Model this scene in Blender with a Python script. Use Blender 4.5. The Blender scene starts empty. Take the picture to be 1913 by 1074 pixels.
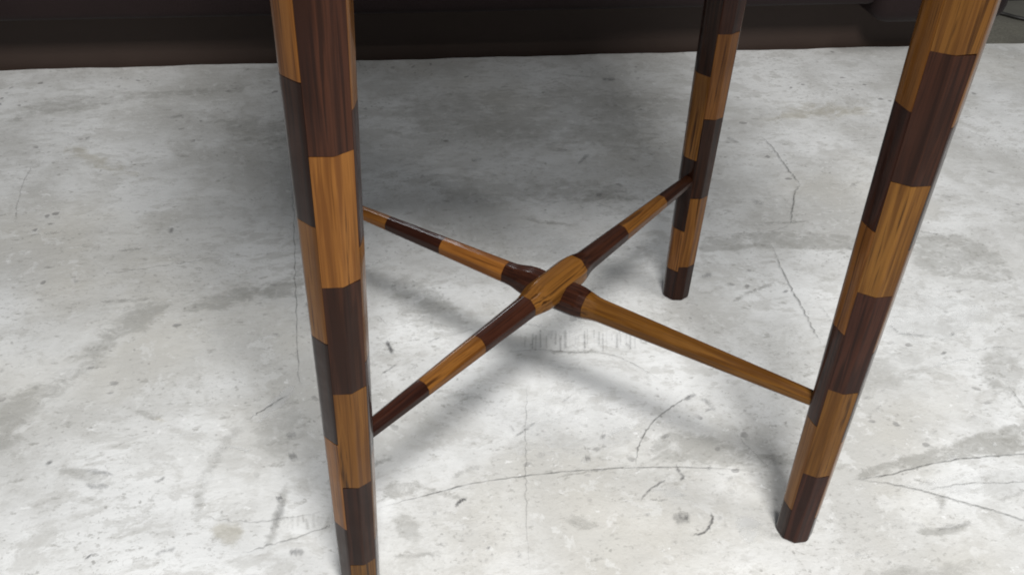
import bpy, bmesh, math, random
import numpy as np
from mathutils import Matrix, Vector
random.seed(7)
S = bpy.context.scene
COL = S.collection

# ------------------------------------------------------------------ camera
PW, PH, FPX = 1913.0, 1074.0, 1787.43
CAM = np.array([-.1548, -.5993, .6017]); YAW, PITCH, ROLL = -.1962, .6443, .0461
_f = np.array([-math.sin(YAW)*math.cos(PITCH), math.cos(YAW)*math.cos(PITCH), -math.sin(PITCH)])
_r = np.array([math.cos(YAW), math.sin(YAW), 0.]); _u = np.cross(_r, _f)
_r2 = _r*math.cos(ROLL)+_u*math.sin(ROLL); _u2 = -_r*math.sin(ROLL)+_u*math.cos(ROLL)
cd = bpy.data.cameras.new('camera'); cam = bpy.data.objects.new('camera', cd); COL.objects.link(cam)
cd.sensor_fit = 'HORIZONTAL'; cd.sensor_width = 36.0; cd.lens = 36.0*FPX/PW
cd.clip_start = .01; cd.clip_end = 100
M = Matrix.Identity(4)
for i in range(3):
    M[i][0], M[i][1], M[i][2], M[i][3] = _r2[i], _u2[i], -_f[i], CAM[i]
cam.matrix_world = M
S.camera = cam
S.render.resolution_x, S.render.resolution_y = 1024, 574

def at(x, y, z=0.0):
    """photo pixel -> point on the horizontal plane at height z"""
    d = _f+_r2*(x-PW/2)/FPX-_u2*(y-PH/2)/FPX
    t = (z-CAM[2])/d[2]
    return CAM+t*d
def at_y(x, y, wy):
    """photo pixel -> point on the vertical plane y = wy"""
    d = _f+_r2*(x-PW/2)/FPX-_u2*(y-PH/2)/FPX
    return CAM+(wy-CAM[1])/d[1]*d

# ------------------------------------------------------------------ light of the room
W = bpy.data.worlds.new('World'); S.world = W; W.use_nodes = True
bg = W.node_tree.nodes['Background']; bg.inputs[0].default_value = (.86, .93, 1, 1); bg.inputs[1].default_value = .145
def area(name, loc, aim, sx, sy, power, colr):
    l = bpy.data.lights.new(name, 'AREA'); l.shape = 'RECTANGLE'; l.size, l.size_y = sx, sy
    l.energy = power; l.color = colr
    o = bpy.data.objects.new(name, l); COL.objects.link(o); o.location = loc
    o.rotation_euler = (Vector(aim)-Vector(loc)).to_track_quat('-Z', 'Y').to_euler()
    return o
area('ceiling_lamp', (-.01, -.98, 1.74), (0, -.2, 0), .42, .34, 44, (1, .985, .965))
area('ceiling_lamp', (1.25, -.80, 2.10), (0, 0, 0), .50, .45, 15, (1, .985, .965))
area('ceiling_lamp', (-.05, 3.1, 2.25), (0, .3, 0), .60, .22, 11, (.90, .96, 1))
S.view_settings.view_transform = 'Standard'; S.view_settings.look = 'None'
S.view_settings.exposure = 0; S.view_settings.gamma = 1; S.view_settings.use_curve_mapping = False
S.render.engine = 'CYCLES'
S.cycles.filter_width = 1.9

# ------------------------------------------------------------------ node helpers
class NT:
    def __init__(s, name):
        s.m = bpy.data.materials.new(name); s.m.use_nodes = True; s.t = s.m.node_tree
        s.b = s.t.nodes['Principled BSDF']; s.out = s.t.nodes['Material Output']
    def n(s, kind, **kw):
        nd = s.t.nodes.new(kind)
        for k, v in kw.items(): setattr(nd, k, v)
        return nd
    def put(s, sock, v):
        if hasattr(v, 'is_output'): s.t.links.new(v, sock)
        elif v is not None:
            if isinstance(v, tuple) and len(v) == 3 and sock.type == 'RGBA': v = v+(1,)
            sock.default_value = v
    def math(s, op, a, b=None, clamp=False):
        nd = s.n('ShaderNodeMath', operation=op, use_clamp=clamp); s.put(nd.inputs[0], a)
        if b is not None: s.put(nd.inputs[1], b)
        return nd.outputs[0]
    def vmul(s, v, k):
        nd = s.n('ShaderNodeVectorMath', operation='MULTIPLY'); s.put(nd.inputs[0], v); nd.inputs[1].default_value = k; return nd.outputs[0]
    def vadd(s, v, w):
        nd = s.n('ShaderNodeVectorMath', operation='ADD'); s.put(nd.inputs[0], v); s.put(nd.inputs[1], w); return nd.outputs[0]
    def noise(s, v, scale, detail=4, rough=.55, dist=0, out='Fac'):
        nd = s.n('ShaderNodeTexNoise'); s.put(nd.inputs['Vector'], v)
        nd.inputs['Scale'].default_value = scale; nd.inputs['Detail'].default_value = detail
        nd.inputs['Roughness'].default_value = rough; nd.inputs['Distortion'].default_value = dist
        return nd.outputs[out]
    def ramp(s, fac, lo, hi, a=0., b=1., smooth=True):
        nd = s.n('ShaderNodeMapRange'); nd.interpolation_type = 'SMOOTHSTEP' if smooth else 'LINEAR'
        s.put(nd.inputs[0], fac)
        for i, v in zip((1, 2, 3, 4), (lo, hi, a, b)): nd.inputs[i].default_value = v
        return nd.outputs[0]
    def mix(s, fac, a, b, mode='MIX'):
        nd = s.n('ShaderNodeMix', data_type='RGBA', blend_type=mode)
        s.put(nd.inputs['Factor'], fac); s.put(nd.inputs['A'], a); s.put(nd.inputs['B'], b)
        return nd.outputs['Result']
    def bump(s, h, strength, dist):
        nd = s.n('ShaderNodeBump'); nd.inputs['Strength'].default_value = strength; nd.inputs['Distance'].default_value = dist
        s.put(nd.inputs['Height'], h); s.put(s.b.inputs['Normal'], nd.outputs[0])

def wood(name, c_dark, c_mid, c_light, contrast):
    t = NT(name)
    tc = t.n('ShaderNodeTexCoord').outputs['Object']
    oi = t.n('ShaderNodeObjectInfo').outputs['Random']
    off = t.n('ShaderNodeCombineXYZ'); k = t.math('MULTIPLY', oi, 37.0)
    for i in range(3): t.put(off.inputs[i], k)
    v = t.vadd(tc, off.outputs[0])
    wob = t.noise(t.vmul(v, (30, 30, 9)), 1, 2, .5, 0, 'Color')
    wv = t.vadd(t.vmul(v, (1, 1, .03)), t.vmul(wob, (.004, .004, 0)))
    g1 = t.noise(wv, 190, 4, .60, .3)
    g2 = t.noise(t.vmul(v, (1, 1, .02)), 620, 2, .6)
    g3 = t.noise(t.vmul(v, (1, 1, .35)), 42, 2, .5)
    c = t.mix(t.ramp(g1, .38, .58), c_mid, c_light)
    c = t.mix(t.math('MULTIPLY', t.ramp(g1, .56, .66), contrast), c, c_dark)
    c = t.mix(t.math('MULTIPLY', t.ramp(g2, .52, .72), .45), c, c_dark)
    c = t.mix(t.math('MULTIPLY', t.ramp(g3, .42, .66), .35), c, c_mid)
    br = t.math('ADD', t.math('MULTIPLY', oi, .58), .70)
    hsv = t.n('ShaderNodeHueSaturation'); t.put(hsv.inputs['Color'], c); t.put(hsv.inputs['Value'], br); t.put(hsv.inputs['Hue'], t.math('ADD', t.math('MULTIPLY', t.math('FRACT', t.math('MULTIPLY', oi, 7.31)), .010), .493))
    t.put(t.b.inputs['Base Color'], hsv.outputs[0])
    sm = t.noise(tc, 55, 3, .6)
    t.put(t.b.inputs['Roughness'], t.ramp(sm, .3, .7, .34, .52))
    t.b.inputs['Specular IOR Level'].default_value = .06; t.b.inputs['Coat Weight'].default_value = .65
    t.put(t.b.inputs['Coat Roughness'], t.ramp(sm, .35, .7, .05, .20))
    t.b.inputs['Coat IOR'].default_value = 1.27
    t.bump(t.math('ADD', t.math('MULTIPLY', g2, .4), t.noise(tc, 90, 2, .5)), .10, .0012)
    return t.m
DARK = wood('dark_wood', (.0050, .0014, .0007), (.0155, .0046, .0021), (.038, .0125, .0058), .7)
LIGHT = wood('light_wood', (.028, .0092, .0018), (.108, .0410, .0066), (.200, .0850, .0155), .9)
CORE = wood('core_wood', (.012, .005, .003), (.020, .009, .005), (.03, .013, .008), .5)

# ------------------------------------------------------------------ floor
def concrete():
    t = NT('painted_concrete')
    v = t.n('ShaderNodeTexCoord').outputs['Object']
    wv = t.vadd(v, t.vmul(t.noise(v, 6, 3, .6, 0, 'Color'), (.06, .06, 0)))
    big = t.noise(wv, 5.0, 7, .66, .1)
    mid = t.noise(t.vmul(wv, (.75, 1.25, 1)), 17, 8, .72, .15)
    fine = t.noise(t.vmul(v, (.7, 1.2, 1)), 70, 6, .72, .2)
    grit = t.noise(v, 260, 3, .6)
    WH, GR, BE, DG = (.725, .732, .728), (.500, .497, .478), (.570, .548, .490), (.300, .293, .272)
    c = t.mix(t.ramp(big, .38, .64), WH, GR)
    c = t.mix(t.math('MULTIPLY', t.ramp(mid, .52, .60), .62), c, GR)
    peel = t.noise(t.vmul(wv, (.7, 1.2, 1)), 44, 8, .76, .2)
    c = t.mix(t.math('MULTIPLY', t.ramp(peel, .535, .585), .55), c, GR)
    c = t.mix(t.math('MULTIPLY', t.math('MULTIPLY', t.ramp(peel, .62, .67), t.ramp(big, .38, .6)), .5), c, DG)
    c = t.mix(t.math('MULTIPLY', t.ramp(t.noise(v, 2.3, 4, .6), .5, .68), .45), c, BE)
    # worn-through patches: paint left in crisp-edged islands
    isl = t.math('MULTIPLY', t.ramp(mid, .34, .44), t.ramp(fine, .60, .66))
    c = t.mix(t.math('MULTIPLY', isl, .55), c, DG)
    whi = t.math('MULTIPLY', t.ramp(t.noise(wv, 40, 8, .74, .2), .55, .60), t.ramp(big, .42, .6))
    c = t.mix(t.math('MULTIPLY', whi, .4), c, (.74, .745, .74))
    spk = t.noise(t.vmul(v, (.8, 1.15, 1)), 150, 6, .78, .1)
    c = t.mix(t.math('MULTIPLY', t.math('MULTIPLY', t.ramp(spk, .565, .605), t.ramp(t.noise(v, 6.5, 4, .6), .40, .58)), .5), c, DG)
    # pits
    vo = t.n('ShaderNodeTexVoronoi'); t.put(vo.inputs['Vector'], t.vadd(v, t.vmul(t.noise(v, 90, 2, .5, 0, 'Color'), (.012, .012, 0)))); vo.inputs['Scale'].default_value = 46
    vo.inputs['Randomness'].default_value = 1
    pit = t.math('MULTIPLY', t.ramp(vo.outputs['Distance'], .10, .20, 1, 0), t.ramp(t.noise(v, 9, 3, .6), .52, .62))
    c = t.mix(t.math('MULTIPLY', pit, .7), c, (.25, .245, .24))
    c = t.mix(t.math('MULTIPLY', t.ramp(grit, .60, .72), .22), c, DG)
    v2 = t.n('ShaderNodeTexVoronoi'); t.put(v2.inputs['Vector'], t.vadd(v, t.vmul(t.noise(v, 200, 2, .5, 0, 'Color'), (.006, .006, 0)))); v2.inputs['Scale'].default_value = 105
    dot = t.math('MULTIPLY', t.ramp(v2.outputs['Distance'], .10, .19, 1, 0), t.ramp(t.noise(v, 13, 4, .65), .50, .60))
    c = t.mix(t.math('MULTIPLY', dot, .55), c, (.22, .215, .20))
    wd = t.math('MULTIPLY', t.ramp(t.noise(t.vmul(v, (.8, 1.1, 1)), 95, 6, .75), .60, .635), t.ramp(t.noise(v, 8, 4, .6), .48, .58))
    c = t.mix(t.math('MULTIPLY', wd, .7), c, (.79, .795, .79))
    t.put(t.b.inputs['Base Color'], c)
    t.put(t.b.inputs['Roughness'], t.ramp(mid, .35, .7, .42, .66))
    t.b.inputs['Specular IOR Level'].default_value = .4
    h = t.math('ADD', t.math('MULTIPLY', mid, .8), t.math('MULTIPLY', fine, .5))
    h = t.math('SUBTRACT', h, t.math('MULTIPLY', pit, .5))
    h = t.math('ADD', h, t.math('MULTIPLY', grit, .25))
    t.bump(h, .55, .0028)
    return t.m

def link(name, me, mat, parent=None):
    o = bpy.data.objects.new(name, me); COL.objects.link(o)
    if mat: me.materials.append(mat)
    o.parent = parent
    return o
def mesh(name, vs, fs):
    me = bpy.data.meshes.new(name); me.from_pydata([tuple(map(float, v)) for v in vs], [], fs); me.update(); return me
def boxmesh(name, x0, x1, y0, y1, z0, z1, bev=0., seg=3):
    bm = bmesh.new(); bmesh.ops.create_cube(bm, size=1)
    for v in bm.verts:
        v.co = Vector(((x0+x1)/2+v.co.x*(x1-x0), (y0+y1)/2+v.co.y*(y1-y0), (z0+z1)/2+v.co.z*(z1-z0)))
    if bev: bmesh.ops.bevel(bm, geom=bm.edges[:], offset=bev, segments=seg, profile=.5, affect='EDGES')
    me = bpy.data.meshes.new(name); bm.to_mesh(me); bm.free()
    for p in me.polygons: p.use_smooth = bool(bev)
    return me

E1, E2 = at(0, 131), at(1913, 80)                      # far edge of the pale concrete
sl = (E2[1]-E1[1])/(E2[0]-E1[0])
def edge_y(x): return E1[1]+sl*(x-E1[0])
xs = np.linspace(-2.6, 2.6, 261)
vs, fs = [], []
for x in xs:
    e = edge_y(x)+.0012*math.sin(x*31)+.0008*math.sin(x*83+1)
    vs += [(x, -2.6, 0), (x, e-.002, 0), (x, e, -.0012), (x, e, -.012)]
for i in range(len(xs)-1):
    for k in range(3): fs.append((4*i+k, 4*i+4+k, 4*i+5+k, 4*i+1+k))
floor = link('floor', mesh('floor', vs, fs), concrete()); floor['kind'] = 'structure'
floor['label'] = 'pale grey worn painted concrete floor with cracks and scuffs'

def carpet_mat():
    t = NT('grey_floor_covering'); v = t.n('ShaderNodeTexCoord').outputs['Object']
    n = t.noise(v, 240, 4, .7); b = t.noise(v, 7, 4, .6)
    c = t.mix(t.ramp(n, .3, .7), (.105, .100, .080), (.175, .168, .138)); c = t.mix(t.ramp(b, .4, .7), c, (.10, .095, .08))
    t.put(t.b.inputs['Base Color'], c); t.b.inputs['Roughness'].default_value = .9; t.bump(n, .5, .003)
    return t.m
carpet = link('floor_covering', mesh('floor_covering', [(-2.6, .6, -.005), (2.6, .6, -.005), (2.6, 3.2, -.005), (-2.6, 3.2, -.005)], [(0, 1, 2, 3)]), carpet_mat())
carpet['kind'] = 'structure'; carpet['label'] = 'dark olive grey floor covering behind the concrete'

# ---- marks on the concrete: cracks, scuffs, stains, some painted shade, each a thin film of its own shape
def mark_mat(name, colr, lo, hi, nscale, rough=.6):
    t = NT(name)
    a = t.n('ShaderNodeAttribute', attribute_name='cover').outputs['Fac']
    v = t.n('ShaderNodeTexCoord').outputs['Object']
    n = t.noise(v, nscale, 5, .7)
    f = t.math('MULTIPLY', a, t.ramp(n, .3, .62, lo, hi), True)
    t.b.inputs['Base Color'].default_value = colr+(1,); t.b.inputs['Roughness'].default_value = rough
    tr = t.n('ShaderNodeBsdfTransparent'); mx = t.n('ShaderNodeMixShader')
    t.put(mx.inputs[0], f); t.put(mx.inputs[1], tr.outputs[0]); t.put(mx.inputs[2], t.b.outputs[0]); t.put(t.out.inputs[0], mx.outputs[0])
    return t.m
M_CRACK = mark_mat('crack_dirt', (.12, .118, .11), .35, 1.0, 120)
M_SCUFF = mark_mat('rubber_scuff', (.085, .083, .085), .15, 1.0, 200)
M_GREY = mark_mat('bare_grey_concrete', (.37, .363, .34), .0, .8, 90)
M_BEIGE = mark_mat('yellowed_paint', (.50, .46, .35), .2, 1.0, 60)
M_WHITE = mark_mat('fresh_white_paint', (.74, .745, .74), .1, .8, 45)
zc = [0.0004]
def ragged_mat(name, colr, nscale, amount):
    t = NT(name)
    a = t.n('ShaderNodeAttribute', attribute_name='cover').outputs['Fac']
    g = t.n('ShaderNodeAttribute', attribute_name='strength').outputs['Fac']
    v = t.n('ShaderNodeTexCoord').outputs['Object']
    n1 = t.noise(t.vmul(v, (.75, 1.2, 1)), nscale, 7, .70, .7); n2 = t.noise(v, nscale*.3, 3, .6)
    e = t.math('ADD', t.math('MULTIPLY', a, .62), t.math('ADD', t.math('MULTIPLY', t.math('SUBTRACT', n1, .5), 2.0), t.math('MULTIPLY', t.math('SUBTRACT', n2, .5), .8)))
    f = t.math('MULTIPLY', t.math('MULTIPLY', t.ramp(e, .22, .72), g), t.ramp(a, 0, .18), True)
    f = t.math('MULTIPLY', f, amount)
    t.b.inputs['Base Color'].default_value = colr+(1,); t.b.inputs['Roughness'].default_value = .6
    tr = t.n('ShaderNodeBsdfTransparent'); mx = t.n('ShaderNodeMixShader')
    t.put(mx.inputs[0], f); t.put(mx.inputs[1], tr.outputs[0]); t.put(mx.inputs[2], t.b.outputs[0]); t.put(t.out.inputs[0], mx.outputs[0])
    return t.m
R_GREY = ragged_mat('bare_concrete_or_shade', (.40, .393, .365), 60, .50)  # bare concrete, and shade painted on the far floor
R_BEIGE = ragged_mat('yellowed_paint_patch', (.52, .48, .38), 40, .6)
R_WHITE = ragged_mat('white_paint_patch', (.74, .745, .74), 50, .6)
RAG = {M_GREY: R_GREY, M_BEIGE: R_BEIGE, M_WHITE: R_WHITE}
def nz(): zc[0] += .000012; return zc[0]
def catmull(P, n):
    P = [np.array(p, float) for p in P]; P = [2*P[0]-P[1]]+P+[2*P[-1]-P[-2]]; out = []
    for i in range(1, len(P)-2):
        for k in range(n):
            t = k/n; a, b, c, d = P[i-1:i+3]
            out.append(.5*((2*b)+(-a+c)*t+(2*a-5*b+4*c-d)*t*t+(-a+3*b-3*c+d)*t**3))
    out.append(P[-2]); return out
def stroke(name, px, wmm, strength, mat, jit=.0006, taper=True, smooth=True, label=None):
    W_ = [at(x, y)[:2] for x, y in px]
    pts = catmull(W_, 10) if smooth else W_
    z = nz(); vs, fs, cov = [], [], []; n = len(pts)
    for i, p in enumerate(pts):
        d = pts[min(i+1, n-1)]-pts[max(i-1, 0)]; d = d/(np.linalg.norm(d)+1e-9); q = np.array([-d[1], d[0]])
        s = i/(n-1); w = wmm*.001*(.7+.6*random.random())*.5
        e = min(1, 5*s+.15, 5*(1-s)+.15) if taper else 1
        c = p+q*random.gauss(0, jit)
        for kk, a in ((-1.9, 0), (-.5, 1), (.5, 1), (1.9, 0)):
            vs.append((*(c+q*w*kk*(.4+.6*e)), z)); cov.append(a*.72*strength*e*(.75+.5*random.random()))
        if i:
            b = 4*(i-1)
            for k in range(3): fs.append((b+k, b+4+k, b+5+k, b+1+k))
    me = mesh(name, vs, fs); at_ = me.attributes.new('cover', 'FLOAT', 'POINT'); at_.data.foreach_set('value', np.array(cov, np.float32))
    o = link(name, me, mat, floor)
    if label: o['label'] = label
    return o
def patch(name, px, soft_mm, strength, mat, hard=None):
    """irregular stain: a polygon of photo pixels on the floor, cover falling off over soft_mm inside its outline"""
    P = np.array(catmull([at(x, y)[:2] for x, y in px+[px[0]]], 5))[:-1]
    lo, hi = P.min(0), P.max(0); step = max(.004, (hi-lo).max()/60); nx, ny = (np.ceil((hi-lo)/step)+1).astype(int)
    X, Y = np.meshgrid(lo[0]+step*np.arange(nx), lo[1]+step*np.arange(ny), indexing='ij'); G = np.stack([X.ravel(), Y.ravel()], 1)
    inside = np.zeros(len(G), bool); dist = np.full(len(G), 9.)
    for i in range(len(P)):
        a, b = P[i], P[(i+1) % len(P)]; ab = b-a
        t = np.clip(((G-a)@ab)/(ab@ab+1e-12), 0, 1); dist = np.minimum(dist, np.linalg.norm(G-a-t[:, None]*ab, axis=1))
        cr = ((a[1] > G[:, 1]) != (b[1] > G[:, 1])) & (G[:, 0] < (b[0]-a[0])*(G[:, 1]-a[1])/(b[1]-a[1]+1e-12)+a[0]); inside ^= cr
    k = np.clip(dist/(soft_mm*.001), 0, 1); cov = np.where(inside, k*k*(3-2*k), 0)
    z = nz(); vs = [(g[0], g[1], z) for g in G]; fs = []
    cv = cov.reshape(nx, ny)
    for i in range(nx-1):
        for j in range(ny-1):
            if cv[i:i+2, j:j+2].max() > 0: fs.append((i*ny+j, (i+1)*ny+j, (i+1)*ny+j+1, i*ny+j+1))
    me = mesh(name, vs, fs); at_ = me.attributes.new('cover', 'FLOAT', 'POINT'); at_.data.foreach_set('value', cov.astype(np.float32))
    g_ = me.attributes.new('strength', 'FLOAT', 'POINT'); g_.data.foreach_set('value', np.full(len(G), strength, np.float32))
    return link(name, me, RAG.get(mat, mat), floor)

# stains and bare patches; a few far grey ones paint in shade
patch('stain_or_shade', [(1560, 915), (1610, 870), (1720, 835), (1913, 775), (1990, 760), (1990, 838), (1913, 852), (1780, 868), (1660, 895)], 9, .85, M_GREY)
patch('stain_or_shade', [(-60, 900), (-60, 720), (60, 705), (150, 620), (230, 560), (330, 545), (350, 590), (270, 640), (170, 720), (90, 790), (30, 860)], 30, .6, M_GREY)
patch('stain_or_shade', [(300, 590), (370, 545), (520, 510), (580, 480), (590, 560), (480, 570), (400, 600)], 20, .6, M_GREY)
patch('stain_or_shade', [(1305, 440), (1420, 431), (1520, 432), (1620, 446), (1600, 472), (1440, 468), (1310, 474)], 7, .55, M_GREY)
patch('stain_or_shade', [(1690, 440), (1760, 425), (1860, 460), (1913, 520), (1880, 540), (1780, 530), (1700, 500)], 18, .55, M_GREY)
patch('stain_or_shade', [(1200, 868), (1230, 800), (1300, 800), (1400, 830), (1500, 840), (1480, 878), (1330, 877)], 10, .65, M_GREY)
patch('stain_or_shade', [(1690, 985), (1760, 970), (1810, 965), (1830, 980), (1790, 1005), (1720, 1010)], 8, .8, M_GREY)
patch('stain_or_shade', [(700, 945), (715, 900), (760, 890), (800, 905), (780, 925), (740, 940)], 6, .7, M_GREY)
patch('stain_or_shade', [(705, 960), (760, 950), (800, 985), (790, 1020), (740, 1010)], 10, .5, M_GREY)
patch('stain_or_shade', [(700, 520), (760, 500), (860, 560), (900, 620), (840, 650), (740, 620)], 22, .45, M_GREY)
patch('stain_or_shade', [(1560, 690), (1640, 640), (1720, 640), (1760, 700), (1700, 740), (1600, 760)], 24, .35, M_GREY)
patch('stain_or_shade', [(1790, 690), (1850, 640), (1913, 660), (1930, 740), (1860, 745)], 16, .5, M_GREY)
patch('stain_or_shade', [(1560, 1074), (1640, 1040), (1800, 1030), (1860, 1060), (1800, 1110), (1600, 1110)], 20, .5, M_GREY)
patch('stain_or_shade', [(330, 210), (420, 200), (560, 205), (690, 215), (690, 330), (540, 310), (400, 270)], 60, .5, M_GREY)  # shade painted in where the seat's shadow fades out to the left
patch('stain_or_shade', [(60, 270), (160, 265), (260, 310), (330, 330), (280, 350), (140, 310)], 30, .5, M_BEIGE)
patch('stain_or_shade', [(690, 150), (900, 140), (1260, 150), (1290, 260), (1240, 330), (980, 300), (700, 330)], 90, .35, M_GREY)  # greys the floor inside the seat's shadow: shade put into the colour
patch('stain_or_shade', [(690, 340), (800, 300), (980, 310), (1180, 330), (1220, 400), (980, 410), (760, 380)], 60, .35, M_GREY)  # more painted shade, towards the near edge of the seat's shadow
patch('stain_or_shade', [(-20, 240), (40, 180), (200, 160), (480, 150), (500, 180), (300, 200), (100, 230)], 50, .45, M_GREY)  # dirty strip along the sofa; its grey also paints in light falloff
patch('stain_or_shade', [(370, 980), (440, 965), (470, 990), (440, 1030), (400, 1020)], 10, .5, M_BEIGE)
patch('stain_or_shade', [(1390, 215), (1500, 180), (1640, 190), (1640, 230), (1500, 240), (1410, 250)], 50, .5, M_BEIGE)
patch('stain_or_shade', [(100, 865), (200, 880), (230, 915), (160, 905), (100, 885)], 6, .5, M_GREY)
patch('stain_or_shade', [(440, 800), (520, 720), (560, 720), (600, 780), (570, 850), (480, 880)], 25, .35, M_GREY)
patch('stain_or_shade', [(1000, 360), (1160, 345), (1230, 380), (1120, 400), (1000, 390)], 40, .4, M_GREY)  # small painted deepening of the seat's shadow
patch('paint_patch', [(470, 780), (540, 715), (555, 735), (520, 770), (480, 800)], 5, .8, M_WHITE)
patch('paint_patch', [(1620, 915), (1760, 885), (1913, 865), (1990, 860), (1990, 930), (1880, 935), (1720, 925)], 9, .5, M_WHITE)
patch('paint_patch', [(1600, 560), (1700, 525), (1820, 545), (1880, 600), (1800, 660), (1680, 650), (1620, 620)], 30, .55, M_WHITE)
patch('paint_patch', [(960, 740), (1040, 680), (1160, 730), (1230, 800), (1180, 870), (1000, 880), (900, 850)], 40, .5, M_WHITE)
patch('paint_patch', [(930, 470), (1000, 440), (1180, 425), (1250, 470), (1230, 580), (1120, 560), (960, 500)], 30, .5, M_WHITE)
for (x, y) in [(1857, 830), (772, 686), (120, 866), (1898, 828), (1870, 612)]:
    patch('paint_patch', [(x-5, y), (x, y-5), (x+6, y-2), (x+4, y+4), (x-2, y+5)], 1.0, 1.0, M_WHITE)

rq = random.Random(11)
for i in range(34):
    x, y = rq.uniform(0, 1900), rq.uniform(330, 1060); L = rq.uniform(18, 60)*(y/900); a = rq.uniform(-.5, .5)+(.0 if rq.random() < .6 else 1.2)
    w = L*rq.uniform(.25, .6); ca, sa = math.cos(a), math.sin(a)
    pg = [(x+L*u*ca*k1-w*v*sa*k1, y+(L*u*sa+w*v*ca)*.75*k1) for (u, v), k1 in zip(((-1, 0), (-.6, .8), (.3, 1), (1, .3), (.7, -.7), (-.3, -1)), [rq.uniform(.7, 1.25) for _ in range(6)])]
    patch('stain_or_shade', pg, 10, rq.uniform(.35, .8), rq.choice([M_GREY, M_GREY, M_GREY, M_BEIGE, M_WHITE]))
for i in range(30):
    x, y = rq.uniform(0, 1900), rq.uniform(400, 1060); L = rq.uniform(30, 110); a = rq.uniform(-.45, .25)
    stroke('trowel_streak', [(x, y), (x+L*.5*math.cos(a), y+L*.5*math.sin(a)+rq.uniform(-4, 4)), (x+L*math.cos(a), y+L*math.sin(a))], rq.uniform(1.5, 4), rq.uniform(.3, .8), rq.choice([M_GREY, M_GREY, M_WHITE]))
# cracks and trowel lines
K = lambda px, w=1.0, s=.8, **k: stroke('crack', px, w, s, M_CRACK, **k)
K([(1420, 255), (1445, 280), (1462, 305), (1480, 328), (1495, 347)], 1.5, .75)
K([(1495, 347), (1484, 362), (1480, 395), (1477, 420)], 1.4, .8)
K([(1477, 420), (1455, 430), (1420, 436), (1310, 444)], .8, .4)
K([(1440, 458), (1458, 500), (1480, 545), (1500, 580), (1518, 615), (1534, 648)], 1.1, .8)
K([(1528, 570), (1545, 590), (1552, 605)], .7, .4)
K([(545, 330), (549, 400), (551, 470), (553, 560), (557, 690), (566, 730)], .8, .55)
K([(985, 720), (982, 790), (982, 870), (983, 950), (990, 1074)], .7, .38)
K([(700, 952), (790, 928), (900, 902), (1020, 886), (1180, 875), (1300, 875), (1440, 883)], .9, .7, jit=.0003)
K([(1187, 872), (1195, 830), (1220, 790), (1260, 758), (1295, 738)], 1.0, .75, jit=.0003)
K([(1590, 898), (1660, 888), (1740, 868), (1820, 856), (1913, 850), (2000, 846)], 1.2, .7, jit=.0003)
K([(1600, 897), (1660, 905), (1720, 918), (1800, 940), (1860, 956), (1913, 974), (1990, 998)], 1.0, .8, jit=.0003)
K([(1720, 918), (1800, 906), (1913, 902), (1990, 902)], .9, .5)
K([(940, 662), (1000, 655), (1060, 660), (1130, 662), (1180, 680), (1240, 715)], .8, .55, jit=.0003)
K([(1360, 800), (1410, 850), (1440, 880)], .8, .3)
K([(464, 786), (500, 762), (540, 738)], 1.2, .7)
K([(170, 518), (260, 505), (350, 492), (420, 480)], .8, .4)
K([(30, 420), (32, 390), (45, 340), (65, 305)], .8, .4)
stroke('stain_or_shade', [(500, 1030), (515, 985), (530, 930), (535, 905)], 5, .6, M_GREY)
K([(450, 1035), (520, 1015), (600, 990), (625, 980)], 1.0, .5)
stroke('stain_or_shade', [(370, 985), (372, 930), (392, 880), (430, 820), (470, 780)], 7, .4, M_GREY)
K([(380, 965), (430, 975), (500, 975), (620, 955)], 1.0, .35)
K([(1690, 530), (1760, 545), (1830, 540)], .8, .3)
K([(1800, 660), (1860, 650), (1913, 655)], .8, .4)
K([(1880, 720), (1900, 745), (1913, 762)], 1.0, .6)
# scuffs
U = lambda px, w=2.2, s=.85, **k: stroke('scuff_mark', px, w, s, M_SCUFF, jit=.0003, **k)
U([(850, 949), (860, 938), (874, 931)], 2.0, .9)
U([(1195, 938), (1212, 918), (1230, 906), (1243, 898)], 1.4, .75)
U([(1262, 868), (1270, 885), (1276, 892), (1270, 901)], 1.8, .7)
U([(1288, 1002), (1310, 998), (1326, 985), (1331, 970), (1327, 958)], 1.4, .85)
U([(1255, 970), (1275, 966), (1290, 966)], 4.5, .5); U([(1262, 978), (1290, 972)], 4, .45)
U([(722, 638), (728, 650), (734, 664)], 2.4, .85)
U([(712, 702), (730, 690), (742, 682)], 1.6, .55); U([(800, 642), (822, 632)], 1.8, .5); U([(708, 594), (724, 610)], 1.0, .4)
U([(960, 820), (985, 802), (1000, 790)], 1.6, .5); U([(952, 795), (962, 810)], 1.5, .4); U([(1050, 754), (1068, 740)], 1.2, .4)
U([(1280, 750), (1290, 742), (1300, 738)], 3, .6); U([(1310, 745), (1326, 758), (1335, 770)], 3.5, .45)
U([(1465, 545), (1470, 548)], 4, .9); U([(1240, 814), (1247, 820)], 6, .5)
U([(1121, 817), (1130, 820)], 5, .5); U([(1092, 858), (1104, 858)], 5, .5)
U([(1125, 150), (1150, 151)], 7, .55); U([(1050, 143), (1110, 146)], 3, .3)
U([(880, 303), (900, 300)], 4, .4); U([(1040, 282), (1060, 284)], 4, .4); U([(1080, 310), (1100, 290)], 4, .4)
U([(163, 259), (166, 261)], 4, .8); U([(318, 438), (322, 428)], 4, .6); U([(310, 222), (345, 218)], 4, .4); U([(225, 148), (229, 149)], 4, .6)
U([(160, 880), (215, 890)], 3, .45); U([(160, 908), (205, 912)], 4, .5); U([(90, 865), (96, 868)], 4, .8); U([(165, 1041), (168, 1043)], 4, .85)
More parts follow.
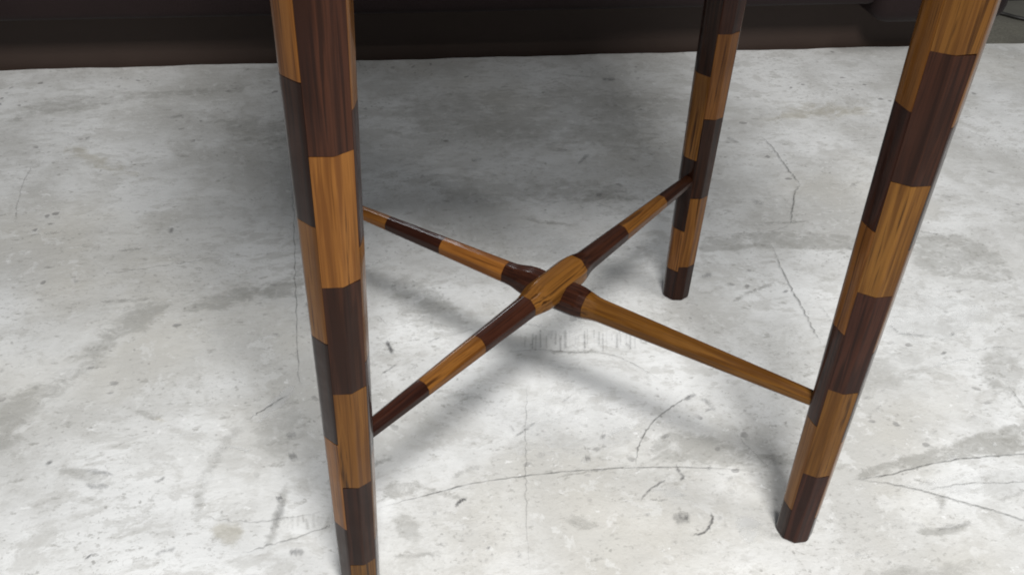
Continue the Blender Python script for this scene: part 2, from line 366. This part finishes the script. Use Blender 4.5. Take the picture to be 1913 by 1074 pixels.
U([(530, 934), (520, 965), (508, 1000)], 5, .35); U([(515, 935), (528, 930)], 4, .6); U([(540, 858), (555, 852)], 7, .45); U([(535, 818), (555, 812)], 5, .4)
U([(290, 905), (310, 893)], 2, .5); U([(290, 1038), (330, 1026)], 2.5, .5); U([(540, 1034), (570, 1034)], 4, .5)
U([(1750, 990), (1790, 985), (1815, 978)], 3, .25); U([(1700, 980), (1730, 985)], 3, .2)
U([(1660, 610), (1680, 625)], 1.6, .5); U([(1676, 626), (1730, 630)], 2, .5); U([(1760, 660), (1766, 664)], 4, .6); U([(1775, 625), (1782, 628)], 4, .5)
U([(1310, 520), (1330, 514)], 4, .5); U([(1405, 375), (1425, 385)], 5, .35); U([(1590, 345), (1600, 350)], 4, .4); U([(1360, 260), (1380, 270)], 4, .35)
rr = random.Random(3)
for x in np.linspace(975, 1205, 27):                      # comb-like row of small scratches
    x += rr.uniform(-3, 3); y0 = 622+rr.uniform(-5, 8)+abs(x-1090)*.03
    h = rr.uniform(14, 36)
    U([(x, y0), (x+rr.uniform(-1, 1), y0+h)], rr.uniform(.8, 1.7), rr.uniform(.1, .55), smooth=False, taper=False)
for x in np.linspace(520, 612, 11):
    x += rr.uniform(-2, 2); y0 = 968+rr.uniform(-5, 4)
    stroke('scuff_mark', [(x, y0), (x, y0+rr.uniform(14, 28))], 1.8, rr.uniform(.2, .5), M_GREY, smooth=False, taper=False)
for i in range(26):                                       # small nicks strewn about
    x, y = rr.uniform(20, 1890), rr.uniform(250, 1060); a = rr.uniform(0, 3.14); L = rr.uniform(3, 14)
    U([(x, y), (x+L*math.cos(a), y+L*math.sin(a)*.6)], rr.uniform(.8, 2.2), rr.uniform(.12, .3), smooth=False, taper=False)
for cx, cy, rx, ry, n in ((900, 1010, 70, 40, 26), (1290, 985, 60, 30, 10), (1700, 850, 90, 30, 14), (1640, 1010, 90, 40, 22), (780, 600, 60, 60, 14), (1630, 760, 60, 40, 16), (1390, 890, 60, 12, 10), (720, 470, 30, 30, 8), (1120, 400, 90, 20, 12)):
    for i in range(n):
        x, y = rr.gauss(cx, rx*.6), rr.gauss(cy, ry*.6)
        U([(x, y), (x+rr.uniform(2, 8), y+rr.uniform(-3, 3))], rr.uniform(1.0, 2.6), rr.uniform(.14, .38), smooth=False, taper=False)

# ------------------------------------------------------------------ stool
SX, ASP, K_SPLAY, H_ST = .17, .9178, .0057, .1383
SEAT_Z = .620
P_BLK = .0838
stool = bpy.data.objects.new('wooden_stool', None); COL.objects.link(stool)
stool['label'] = 'stool with four legs and crossed stretcher of alternating dark and light wood blocks'
stool['category'] = 'stool'
def leg_r(z): return .0140+.0122*z
OCT = [-22.5+45*i for i in range(8)]
def prof(a_deg, start):
    """unit octagon with softened arrises; a_deg measured from 'start', an arris"""
    d = ((a_deg-start) % 45)-22.5
    return min(.948/math.cos(math.radians(d)), 1.0)
def prof_w(a, width):
    """the same for a strip that takes 'width' degrees of the section in two flats"""
    h = width/2; d = (a*width/90) % h-h/2
    return min(.948/math.cos(math.radians(d)), 1.0)
ANG = [0, 4, 9, 22.5, 36, 41, 45, 49, 54, 67.5, 81, 86, 90]
def dirv(a): a = math.radians(a); return np.array([math.sin(a), -math.cos(a)])      # 0 = towards -y, + towards +x
def add_wn(o):
    for p in o.data.polygons: p.use_smooth = True
    m = o.modifiers.new('wn', 'WEIGHTED_NORMAL'); m.keep_sharp = True; m.weight = 70
def sharp(me, ang=50):
    me.set_sharp_from_angle(angle=math.radians(ang))
def wedge(name, axis, rad, start, z0, z1, mat, parent, width=90, tilt=(0, 0), foot=False):
    """one glued-up block: a quarter of the leg's section between heights z0 and z1"""
    g = .00012; vs, fs = [], []
    angs = [a for a in ANG]
    zz = [z0+g, z0+.0004, (z0+z1)/2, z1-.0004, z1-g]
    if foot: zz = [z0, z0+.0008, z0+.0022, (z0+z1)/2, z1-.0004, z1-g]
    sh = [1, 1, 1, 1, 1] if not foot else [.90, .96, 1, 1, 1, 1]
    if not foot: sh[0] = .9965
    sh[-1] = .9965
    n = len(angs)
    inner = .55
    for j, z in enumerate(zz):
        tz = tilt[0] if j < 2 and not foot else (tilt[1] if j >= len(zz)-2 else 0)
        for ring in (1., inner):
            for i, a in enumerate(angs):
                aa = a+(.30 if i == 0 else (-.30 if i == n-1 else 0))
                d = dirv(start+aa*width/90)*prof_w(a, width)*rad(z)*sh[j]*(ring if ring == 1 else inner)
                if foot and j == 0: d = d*random.uniform(.95, 1.03)
                c = axis(z); vs.append((c[0]+d[0], c[1]+d[1], z+tz*(a-45)/45))
    for j in range(len(zz)-1):
        b, t = j*2*n, (j+1)*2*n
        for i in range(n-1):
            fs.append((b+i, b+i+1, t+i+1, t+i)); fs.append((b+n+i+1, b+n+i, t+n+i, t+n+i+1))
        fs.append((b+n, b, t, t+n)); fs.append((b+n-1, b+2*n-1, t+2*n-1, t+n-1))
    t = (len(zz)-1)*2*n
    for i in range(n-1):
        fs.append((i+1, i, n+i, n+i+1)); fs.append((t+i, t+i+1, t+n+i+1, t+n+i))
    me = mesh(name, vs, fs); sharp(me)
    o = link(name, me, mat, parent); add_wn(o)
    return o
def grow(bs, first_dark, top):
    """ascending joints + whether the lowest block is dark -> list of (z0, z1, dark)"""
    bs = list(bs)
    while bs[-1]+P_BLK < top-.03: bs.append(bs[-1]+P_BLK*random.uniform(.985, 1.015))
    zs = [0.0]+bs+[top]
    return [(zs[i], zs[i+1], (i % 2 == 0) == first_dark) for i in range(len(zs)-1)]
LEGS = {  # corner, strip start angle, joints of strips front, right, back, left
 'FL': ((-1, -1), -25, [([.0194, .102, .1879, .2704, .3545, .4385], False), ([.047, .1305, .2137, .2974, .381], True), ([.025, .108, .19, .275], True), ([.065, .1481, .2325, .3147, .3983], True)]),
 'FR': ((1, -1), -58, [([.0637, .1488, .234, .3166, .3991], True), ([.021, .105, .19, .274, .358], True), ([.05, .134, .218], False), ([.0254, .1160, .2014, .2832, .3646], True)]),
 'BR': ((1, 1), -27, [([.0344, .1166, .2021, .2847], True), ([.074, .158, .242, .326], True), ([.03, .114, .198], False), ([.0310, .0806, .1612, .2468, .3300], True)]),
 'BL': ((-1, 1), -40, [([.040, .124, .208], False), ([.082, .166, .25], True), ([.02, .104, .188], True), ([.06, .144, .228], False)]),
}
for nm, ((cx, cy), start, strips) in LEGS.items():
    axis = lambda z, cx=cx, cy=cy: (cx*(SX-K_SPLAY*z), cy*(SX*ASP-K_SPLAY*z))
    vs, fs = [], []; N = 16
    for z in (.002, SEAT_Z+.004):
        for i in range(N):
            d = dirv(360*i/N)*leg_r(z)*.80; c = axis(z); vs.append((c[0]+d[0], c[1]+d[1], z))
    for i in range(N): fs.append((i, (i+1) % N, N+(i+1) % N, N+i))
    fs += [tuple(range(N))[::-1], tuple(range(N, 2*N))]
    lg = link('leg', mesh('leg', vs, fs), CORE, stool)
    D = math.hypot(cx*SX-CAM[0], cy*SX*ASP-CAM[1]); wid = (78, 102, 78, 102); a0 = start
    for q, (bs, fd) in enumerate(strips):
        # the joints were read against the leg's axis; carry them to the face that shows them
        bs = [z+leg_r(z)*(.92, .5, 0, .6)[q]*(CAM[2]-z)/D for z in bs]
        for bi, (z0, z1, dk) in enumerate(grow(bs, fd, SEAT_Z)):
            wedge('wood_block', axis, leg_r, a0, z0, z1, DARK if dk else LIGHT, lg, width=wid[q], tilt=(random.uniform(-.0007, .0007), 0) if bi else (0, 0), foot=bi == 0)
        a0 += wid[q]

# crossed stretcher: two turned octagonal rods, half-lapped, each of blocks end to end
def st_r(u):
    a = abs(u)
    taper = .0101-(.0101-.0058)*min(1, max(0, (a-.03)/.19))
    k = min(1, max(0, (a-.020)/.022)); k = k*k*(3-2*k)
    return .0136*(1-k)+taper*k
def stretcher(c0, c1, zc_, joints_px, first_dark):
    p0 = Vector((c0[0]*SX, c0[1]*SX*ASP, zc_)); p1 = Vector((c1[0]*SX, c1[1]*SX*ASP, zc_))
    ax = (p1-p0); L = ax.length; ax.normalize(); mid = (p0+p1)/2
    side = Vector((0, 0, 1)).cross(ax); up = ax.cross(side)
    rot = Matrix((side, up, ax)).transposed().to_4x4()
    u0, u1 = -L/2+.006, L/2-.006
    us = [u0+.0]
    for px in joints_px:
        q = Vector(at(px[0], px[1], zc_)); us.append((q-mid).dot(ax))
    us.append(u1)
    def tube(name, ua, ub, scale, mat, parent, nmin):
        n = max(nmin, int((ub-ua)/.004)); vs, fs = [], []
        a_list = [45*i+k for i in range(8) for k in (0, 5, 12, 22.5, 33, 40)]
        m = len(a_list)
        for j in range(n+1):
            u = ua+(ub-ua)*j/n; s = scale*(.994 if j in (0, n) and scale == 1 else 1)
            for a in a_list:
                d = dirv(a+22.5)*prof(a, 0)*st_r(u)*s; vs.append((d[0], d[1], u))
        for j in range(n):
            for i in range(m): fs.append((j*m+i, j*m+(i+1) % m, (j+1)*m+(i+1) % m, (j+1)*m+i))
        fs += [tuple(range(m))[::-1], tuple(range(n*m, n*m+m))]
        me = mesh(name, vs, fs); sharp(me); o = link(name, me, mat, parent)
        if scale == 1: add_wn(o)
        return o
    core = tube('stretcher', u0-.004, u1+.004, .82, CORE, stool, 8)
    core.matrix_local = Matrix.Translation(mid) @ rot
    for i in range(len(us)-1):
        dk = (i % 2 == 0) == first_dark
        tube('wood_block', us[i]+.00012, us[i+1]-.00012, 1, DARK if dk else LIGHT, core, 6)
stretcher((-1, -1), (1, 1), H_ST+.0045, [(792, 728), (905, 652), (990, 578), (1075, 503), (1163, 438), (1240, 380)], True)
stretcher((-1, 1), (1, -1), H_ST-.0035, [(735, 413), (835, 456), (948, 508), (1098, 570)], False)

seat = link('seat', boxmesh('seat', -.215, .215, -.200, .200, SEAT_Z, SEAT_Z+.028, .008), DARK, stool)

# ------------------------------------------------------------------ sofa behind
def leather():
    t = NT('dark_leather'); v = t.n('ShaderNodeTexCoord').outputs['Object']
    vo = t.n('ShaderNodeTexVoronoi'); t.put(vo.inputs['Vector'], v); vo.inputs['Scale'].default_value = 330
    b = t.noise(v, 5, 4, .6)
    t.put(t.b.inputs['Base Color'], t.mix(t.ramp(b, .35, .7), (.0105, .0046, .0046), (.0150, .0076, .0074)))
    t.put(t.b.inputs['Roughness'], t.ramp(b, .3, .7, .5, .65)); t.b.inputs['Specular IOR Level'].default_value = .25; t.bump(vo.outputs['Distance'], .25, .0008)
    return t.m
LEA = leather()
FY = .700
zl, zr = at_y(60, 44, FY)[2], at_y(1500, 17, FY)[2]
RX = at_y(1872, 30, FY)[0]; ZB = (zl+zr)/2
ARM_IN = at_y(1628, 30, FY)[0]; ZA = at_y(1735, 42, FY)[2]
sofa = bpy.data.objects.new('sofa', None); COL.objects.link(sofa)
sofa['label'] = 'low dark brown leather sofa standing on dark floor behind the stool'; sofa['category'] = 'sofa'
LX = -1.25
link('base', boxmesh('base', LX+.16, ARM_IN-.001, FY+.002, FY+.80, ZB, ZB+.17, .012), LEA, sofa)
for x0, x1, y0 in ((ARM_IN, RX, FY), (LX, LX+.159, FY)):
    link('arm', boxmesh('arm', x0, x1, y0-.004, FY+.82, ZA, .56, .028, 4), LEA, sofa)
n = 3; wdt = (ARM_IN-LX-.16)/n
for i in range(n):
    x0 = LX+.16+i*wdt
    link('seat_cushion', boxmesh('seat_cushion', x0+.003, x0+wdt-.003, FY-.006, FY+.62, ZB+.172, ZB+.32, .035, 4), LEA, sofa)
    link('back_cushion', boxmesh('back_cushion', x0+.003, x0+wdt-.003, FY+.60, FY+.795, ZB+.322, ZB+.68, .05, 4), LEA, sofa)
link('backrest', boxmesh('backrest', LX+.16, ARM_IN, FY+.802, FY+.90, ZB, ZB+.62, .02), LEA, sofa)
for fx in (LX+.06, RX-.05):
    for fy in (FY+.13, FY+.76):
        link('foot', boxmesh('foot', fx-.025, fx+.025, fy-.025, fy+.025, -.005, ZA+.004, .004), CORE, sofa)

KX = at_y(1800, 60, edge_y(.8)+.004)[0]; KY = E1[1]+sl*(0-E1[0])+.006
KB = NT('dark_kick_board'); kv = KB.n('ShaderNodeTexCoord').outputs['Object']
KB.put(KB.b.inputs['Base Color'], KB.mix(KB.noise(kv, 9, 5, .6), (.030, .016, .011), (.044, .026, .018))); KB.b.inputs['Roughness'].default_value = .7
link('kick_board', boxmesh('kick_board', LX+.03, KX, KY, KY+.02, -.005, ZB-.001), KB.m, sofa)
piv = Vector((.0, FY, 0))
for ch in sofa.children: ch.data.transform(Matrix.Translation(-piv))
sofa.location = piv; sofa.rotation_euler[2] = math.atan(sl)

# cable on the dark floor beside the sofa
def plast():
    t = NT('black_cable'); v = t.n('ShaderNodeTexCoord').outputs['Object']
    t.put(t.b.inputs['Base Color'], t.mix(t.noise(v, 60, 3), (.012, .011, .010), (.022, .02, .018))); t.b.inputs['Roughness'].default_value = .5
    return t.m
def tube_curve(name, pts, r, mat):
    P = catmull(pts, 12); vs, fs = [], []; m = 10
    for i, p in enumerate(P):
        d = P[min(i+1, len(P)-1)]-P[max(i-1, 0)]; d /= np.linalg.norm(d); s = np.cross(d, [0, 0, 1]); s /= np.linalg.norm(s); u = np.cross(s, d)
        for k in range(m): a = 2*math.pi*k/m; vs.append(p+r*(s*math.cos(a)+u*math.sin(a)))
    for i in range(len(P)-1):
        for k in range(m): fs.append((i*m+k, i*m+(k+1) % m, (i+1)*m+(k+1) % m, (i+1)*m+k))
    fs += [tuple(range(m))[::-1], tuple(range((len(P)-1)*m, len(P)*m))]
    me = mesh(name, vs, fs)
    for p in me.polygons: p.use_smooth = True
    return link(name, me, mat)
cz = -.005+.0034
cb = tube_curve('power_cable', [at(x, y, cz) for x, y in ((1790, 22), (1840, 20), (1872, 26), (1913, 36), (1980, 44), (2060, 40), (2100, 10), (2040, -6), (1960, -4), (1880, -2))], .0033, plast())
cb['label'] = 'thin black cable lying on the dark floor beside the sofa arm'; cb['category'] = 'cable'
